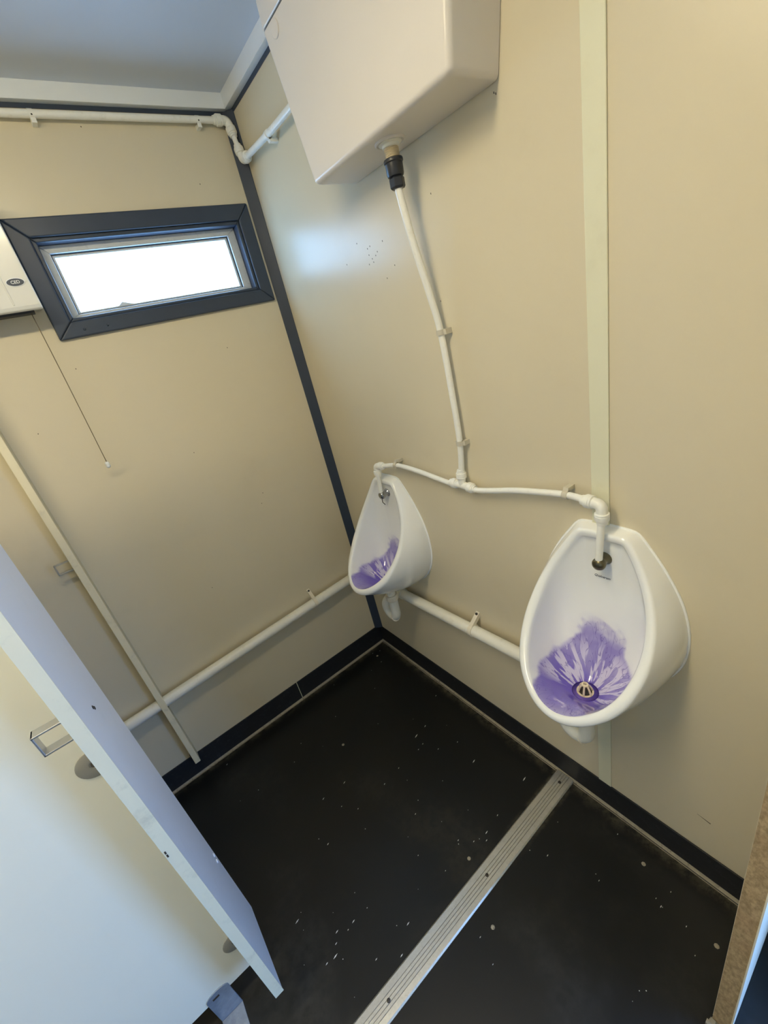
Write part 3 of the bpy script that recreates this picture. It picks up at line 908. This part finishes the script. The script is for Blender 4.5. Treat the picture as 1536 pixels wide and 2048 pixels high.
def smooth_ring(r, it=3):
    for _ in range(it):
        n = len(r)
        r = [r[i] * 0.5 + (r[i - 1] + r[(i + 1) % n]) * 0.25 for i in range(n)]
    return r


rim = smooth_ring(rim, 2)
wal = smooth_ring(wal, 2)
cen = Vector((0, 0, 0.84))


def inward(ring, dist):
    """offset a ring towards its inside, within its own surface"""
    n, out = len(ring), []
    for i in range(n):
        t = (ring[(i + 1) % n] - ring[i - 1]).normalized()
        side = Vector((1, 0, 0)).cross(t).normalized()     # in the yz plane
        nrm = Vector((0, side.y, side.z)).normalized()
        if nrm.dot(Vector((0, -ring[i].y, 0.86 - ring[i].z))) < 0:
            nrm = -nrm
        p = ring[i] + nrm * dist
        out.append(p)
    return smooth_ring(out, 2)


def urinal_mesh():
    rings, mats = [], []
    # outer skin from the wall out to the rim
    for v in (0.0, 0.06, 0.18, 0.32, 0.46, 0.60, 0.74, 0.87, 0.96):
        rr_ = []
        for a, c in zip(wal, rim):
            p = a.lerp(c, v)
            bl = max(0.0, min(1.0, (0.80 - p.z) / 0.18))
            sag = 4 * v * (1 - v)
            p.z -= 0.026 * sag * bl
            p.y *= 1 + 0.035 * sag * max(0, 1 - abs(p.z - 0.84) / 0.25)
            rr_.append(p)
        rings.append(rr_); mats.append(0)
    # rounded lip
    for off, fwd in ((0.0, 0.0), (0.0016, 0.0035), (0.006, 0.0062), (0.012, 0.0066), (0.018, 0.0050), (0.0225, 0.0015), (0.0250, -0.0035)):
        rr_ = inward(rim, off) if off else [p.copy() for p in rim]
        for p in rr_:
            # lip tilts with the rim surface
            p.x -= fwd
            p.z += fwd * 0.25
        rings.append(rr_); mats.append(0)
    inner = rings[-1]
    # bowl: cubic from the inner edge back and down to the waste
    nst = 30
    dr_r = 0.030
    ends = []
    for i, p0 in enumerate(inner):
        # direction round the waste, matched to the ring position
        ang = math.atan2(p0.y, (p0.z - 0.70) + 1e-6)
        frac = i / NR if i <= NR // 2 else (NR - i) / NR
        th = 2 * math.pi * frac                     # 0 at top/back .. pi at front
        sgn = 1 if i <= NR // 2 else -1
        th = math.pi * min(1, max(0, (th / math.pi - 0.10) / 0.90)) if th > 0 else 0
        e = Vector((DRX + dr_r * math.cos(th), sgn * dr_r * math.sin(th), DRZ - 0.002 * math.cos(th)))
        ends.append(e)
    cps = []
    for p0, e in zip(inner, ends):
        up = max(0.0, min(1.0, (p0.z - 0.690) / 0.20))
        up = up * up * (3 - 2 * up)
        bx = -0.0165
        kx = 0.30 + 0.62 * up
        p1 = Vector((p0.x * (1 - kx) + bx * kx, p0.y * (0.955), p0.z + (0.655 - p0.z) * (0.36 + 0.30 * (1 - up))))
        p2 = Vector((e.x + (p1.x - e.x) * (0.95 * up + 0.62 * (1 - up)), e.y + (p0.y - e.y) * (0.62), 0.634 + 0.012 * (1 - up) + 0.05 * abs(p0.y) / 0.15 * up))
        cps.append((p0, p1, p2, e))
    for s in range(1, nst + 1):
        t = s / nst
        rr_ = []
        for p0, p1, p2, e in cps:
            rr_.append(p0 * (1 - t) ** 3 + p1 * (3 * t * (1 - t) ** 2) + p2 * (3 * t * t * (1 - t)) + e * t ** 3)
        rings.append(rr_); mats.append(1)
    b = MB()
    for r_ in rings:
        b.v += [tuple(p) for p in r_]
    for i in range(len(rings) - 1):
        for k in range(NR):
            k2 = (k + 1) % NR
            b.quad(i * NR + k, i * NR + k2, (i + 1) * NR + k2, (i + 1) * NR + k, mi=mats[i + 1])
    b.quad(*[(len(rings) - 1) * NR + k for k in range(NR)], mi=1)
    return b


def text_mesh(name, body, size, mat, parent, origin, xdir, ydir, shear=0.0, extrude=0.0002, align='CENTER'):
    cu = bpy.data.curves.new(name, 'FONT')
    cu.body = body
    cu.size = size
    cu.shear = shear
    cu.align_x = align
    cu.align_y = 'CENTER'
    cu.extrude = extrude
    cu.offset = size * 0.012
    tmp = bpy.data.objects.new(name + '_tmp', cu)
    COL.objects.link(tmp)
    dg = bpy.context.evaluated_depsgraph_get()
    me = bpy.data.meshes.new_from_object(tmp.evaluated_get(dg))
    bpy.data.objects.remove(tmp, do_unlink=True)
    xd, yd = Vector(xdir).normalized(), Vector(ydir).normalized()
    zd = xd.cross(yd)
    M4 = Matrix((xd, yd, zd)).transposed().to_4x4()
    M4.translation = Vector(origin)
    me.transform(M4)
    me.materials.clear()
    me.materials.append(mat)
    o = bpy.data.objects.new(name, me)
    COL.objects.link(o)
    if parent:
        o.parent = parent
        o.location = -Vector(parent_world(parent))
        pw = Vector(parent_world(parent))
        me.transform(Matrix.Translation(Vector((0, 0, 0))))
        o.location = -pw
    return o


def urinal(yc, label, spreader_mat, with_mesh=None):
    root = thing('urinal', (0, yc, ZB_U), label, 'urinal', 'white ceramic urinals')
    sh = Vector((0, yc, 0))
    if with_mesh is None:
        b = urinal_mesh()
        b.v = [tuple(Vector(p) + sh) for p in b.v]
        bowl = b.build('bowl', [MAT['ceramic'], make_stained_ceramic(DRX, DRZ - ZB_U)], root, smooth=True, angle=70)
    else:
        bowl = bpy.data.objects.new('bowl', with_mesh)
        COL.objects.link(bowl)
        bowl.parent = root
    # silicone bead where the ceramic meets the wall
    bead = [p + sh + Vector((-0.0008, p.y * 0.008, 0)) for p in wal]
    MB().tube(bead + bead[:2], 0.0030, 8, cap=False).build('silicone_bead', MAT['ceramic'], root, smooth=True)
    # waste: violet ring, pool and cream dome grate
    w0 = Vector((DRX, yc, DRZ))
    wr = MB().lathe([(0.0302, 0.0008), (0.0316, 0.0020), (0.0310, 0.0030), (0.0301, 0.0026), (0.0297, 0.0008)], w0, (0, 0, 1), 36, close=True).build('waste_ring', MAT['violet_ring'], root, smooth=True)
    MB().lathe([(0.0302, 0.0018), (0.022, 0.0014), (0.0, 0.0012)], w0, (0, 0, 1), 36).build('waste_dish', MAT['violet_pool'], root, smooth=True)
    g = MB()
    for k in range(6):
        a = 2 * math.pi * k / 6 + 0.3
        d = Vector((math.cos(a), math.sin(a), 0))
        g.tube([w0 + d * 0.0180 + Vector((0, 0, 0.002)), w0 + d * 0.0125 + Vector((0, 0, 0.017)), w0 + d * 0.0068 + Vector((0, 0, 0.0255))], [0.0029, 0.0025, 0.0021], 8)
    g.lathe([(0.0036, 0.0230), (0.0080, 0.0230), (0.0084, 0.0268), (0.0040, 0.0276)], w0, (0, 0, 1), 20, close=True)
    g.lathe([(0.0160, 0.0016), (0.0205, 0.0016), (0.0205, 0.0038), (0.0160, 0.0038)], w0, (0, 0, 1), 24, close=True)
    g.build('dome_grate', MAT['cream_plastic'], root, smooth=True, angle=40)
    MB().lathe([(0.0, 0.0017), (0.0158, 0.0017), (0.0158, 0.0026), (0.0, 0.0027)], w0, (0, 0, 1), 20).build('waste_hole', MAT['dark'], root)
    # spreader nozzle on the back of the bowl
    s0 = Vector((-0.0175, yc + (-0.0035 if yc < -1 else -0.004), 0.984 if yc < -1 else 0.9985))
    sp = MB().lathe([(0.0155, 0.0), (0.0165, 0.003), (0.0150, 0.006), (0.0118, 0.009), (0.0112, 0.016), (0.0135, 0.021), (0.0152, 0.027), (0.0150, 0.033), (0.0120, 0.038), (0.0060, 0.0405), (0.0, 0.041)], s0, (-1, 0, -0.05), 28).build('spreader', spreader_mat, root, smooth=True, angle=60)
    return root, bowl


u_near, bowl0 = urinal(YC_N, 'white ceramic urinal bowl nearest the camera, violet stain around its waste', MAT['brass'])
u_far, _ = urinal(YC_F, 'white ceramic urinal bowl in the far corner beside the navy corner strip', MAT['chrome'], bowl0.data)
MB().tube([(-0.052, YC_F - 0.006, 0.990), (-0.060, YC_F - 0.018, 0.976), (-0.063, YC_F - 0.036, 0.972)], 0.0016, 8).build('spreader_wire', MAT['dark'], u_far, smooth=True)
text_mesh('maker_mark', 'Qualceram', 0.0085, MAT['ink'], u_near, (-0.0248, YC_N + 0.001, 0.932), (0, -1, 0), (-0.0, 0, 1), 0.25)

# ================================================================ WASTE PIPEWORK
RW = 0.0215
waste = thing('waste_pipework', (-0.04, -0.04, 0.49), 'thick white waste pipe running low along both walls beneath the urinals', 'pipe')
WZc, WXo = 0.4935, -0.040
zA = lambda x: WZc + 0.0430 * x          # falls away from the corner
zB = lambda y: WZc - 0.0400 * y
MB().tube([(XL + 0.05, -0.040, zA(XL)), (-0.075, -0.040, zA(-0.075))], RW, 22).build('pipe_run', MAT['waste'], waste, smooth=True, angle=60)
MB().tube([(WXo, -0.075, zB(-0.075)), (WXo, YC_N - 0.03, zB(YC_N))], RW, 22).build('pipe_run', MAT['waste'], waste, smooth=True, angle=60)
MB().tube(arc_bend((-0.10, -0.040, zA(-0.1)), (-0.040, -0.040, WZc), (-0.040, -0.10, zB(-0.1)), 0.03), RW + 0.004, 22).build('elbow', MAT['waste'], waste, smooth=True, angle=60)
for yc in (YC_F, YC_N):
    zt = zB(yc)
    tr = part_holder('trap', waste, (DRX, yc, zt))
    MB().tube([(DRX, yc, 0.612), (DRX, yc, 0.545)], 0.0185, 20).build('tail', MAT['waste'], tr, smooth=True, angle=60)
    MB().lathe([(0.0245, 0.0), (0.0265, -0.003), (0.0265, -0.022), (0.0245, -0.026), (0.0215, -0.028)], (DRX, yc, 0.572), (0, 0, 1), 14).build('nut', MAT['cream_clip'], tr, smooth=True, angle=25)
    bend = [(DRX, yc, 0.548), (DRX, yc, 0.50)]
    RU, zu = 0.031, 0.478
    for i in range(13):
        a = math.pi * i / 12
        bend.append((DRX, yc + RU - RU * math.cos(a), zu - RU * math.sin(a)))
    bend += [(DRX, yc + 2 * RU, zt - 0.024)]
    MB().tube(bend, 0.0200, 20).build('bend', MAT['waste'], tr, smooth=True, angle=60)
    MB().tube(arc_bend((DRX, yc + 2 * RU, zt - 0.030), (DRX, yc + 2 * RU, zt), (WXo, yc + 2 * RU, zt), 0.026), 0.0205, 20).build('outlet_arm', MAT['waste'], tr, smooth=True, angle=60)
    MB().lathe([(0.0212, -0.002), (0.0218, 0.002)], (DRX, yc + 0.012, zu - 0.0285), (0, 1, -0.45), 20).build('bend_joint', MAT['cream_clip'], tr, smooth=True, angle=30)
    MB().tube([(WXo, yc + 0.095, zB(yc + 0.095)), (WXo, yc + 0.030, zB(yc + 0.030))], RW + 0.003, 22).build('branch_socket', MAT['waste'], waste, smooth=True, angle=60)


def waste_clip(c, ax, out, up_shift):
    ax, out = Vector(ax), Vector(out)
    c = Vector(c)
    e = MB().lathe([(RW + 0.0002, -0.008), (RW + 0.0032, -0.008), (RW + 0.0040, 0.0), (RW + 0.0032, 0.008), (RW + 0.0002, 0.008)], c, ax, 26, close=True)
    wl = c - out * (abs(c.dot(out)))      # foot on the wall
    zv = Vector((0, 0, 1))
    p = [c + zv * (RW - 0.002) + out * 0.006, c + zv * (RW + 0.003) + out * 0.008, wl + zv * (RW + 0.030) + out * 0.010, wl + zv * (RW + 0.036) + out * 0.0005, wl + zv * (RW + 0.018) + out * 0.0005, c + zv * (RW - 0.002) - out * 0.012]
    e.prism([q - ax * 0.0075 for q in p], ax * 0.015)
    o = e.build('clip', MAT['cream_clip'], waste, smooth=True, angle=35)
    MB().lathe([(0.0052, 0), (0.0045, 0.003)], wl + zv * (RW + 0.031) + out * 0.009, (out + zv * 0.9), 12).build('screw', MAT['dark'], o)
    return o


waste_clip((-0.312, -0.040, zA(-0.312)), (1, 0, 0), (0, -1, 0), 0)
waste_clip((WXo, -0.790, zB(-0.790)), (0, 1, 0), (-1, 0, 0), 0)

# ================================================================ WALL HEATER WITH PULL CORD
hx0, hx1, hz0, hz1, hy = -1.065, -0.7745, 1.8355, 2.10, -0.100
heater = thing('wall_heater', ((hx0 + hx1) / 2, -0.03, hz0), 'white wall heater with a dark oval badge left of the window', 'heater')
sec = [(-0.0005, hz0 + 0.006), (-0.060, hz0 + 0.002), (-0.092, hz0 - 0.004), (-0.098, hz0 - 0.001), (-0.1005, hz0 + 0.008), (-0.100, hz0 + 0.05), (-0.098, hz1 - 0.03), (-0.088, hz1 - 0.005), (-0.070, hz1), (-0.0005, hz1)]
MB().prism([(hx0, y, z) for y, z in sec], (hx1 - hx0, 0, 0)).build('casing', MAT['heater'], heater, bevel=0.003, segs=3)
MB().box(hx0 + 0.02, hx1 - 0.022, -0.066, -0.030, hz0 - 0.006, hz0 + 0.003).build('outlet_slot', MAT['gasket'], heater)
MB().box(hx0 + 0.02, hx1 - 0.03, -0.028, -0.012, hz0 - 0.004, hz0 + 0.003).build('rear_lip', MAT['heater'], heater, bevel=0.001)
MB().box(-0.8365, -0.8325, -0.1025, -0.0995, hz0 + 0.012, hz1 - 0.03).build('raised_rib', MAT['heater'], heater, bevel=0.001)
BCX, BCZ = -0.8065, 1.9005
oval = [(BCX + 0.0195 * math.cos(2 * math.pi * i / 28), BCZ + 0.0088 * math.sin(2 * math.pi * i / 28)) for i in range(28)]
ovalo = [(BCX + 0.0212 * math.cos(2 * math.pi * i / 28), BCZ + 0.0104 * math.sin(2 * math.pi * i / 28)) for i in range(28)]
bd = MB().prism([(x, -0.1004, z) for x, z in ovalo], (0, -0.0010, 0)).build('badge', MAT['cornice'], heater)
MB().prism([(x, -0.1014, z) for x, z in oval], (0, -0.0006, 0)).build('badge_field', MAT['navy'], bd)
text_mesh('badge_lettering', 'CED', 0.0105, MAT['cornice'], heater, (BCX, -0.1022, BCZ), (1, 0, 0), (0, 0, 1))
cx, cy = -0.8055, -0.050
MB().tube(catmull([(cx, cy, hz0 - 0.002), (cx - 0.001, cy, 1.70), (cx - 0.003, cy, 1.55), (cx - 0.006, cy, 1.378)], 4), 0.0011, 8).build('pull_cord', MAT['cord'], heater, smooth=True)
MB().lathe([(0.0025, 0.010), (0.0055, 0.008), (0.0065, 0.003), (0.0055, 0.0), (0.0066, -0.003), (0.0058, -0.008), (0.0025, -0.011)], (cx - 0.0065, cy, 1.3725), (0, 0, 1), 16).build('cord_bead', MAT['cornice'], heater, smooth=True)
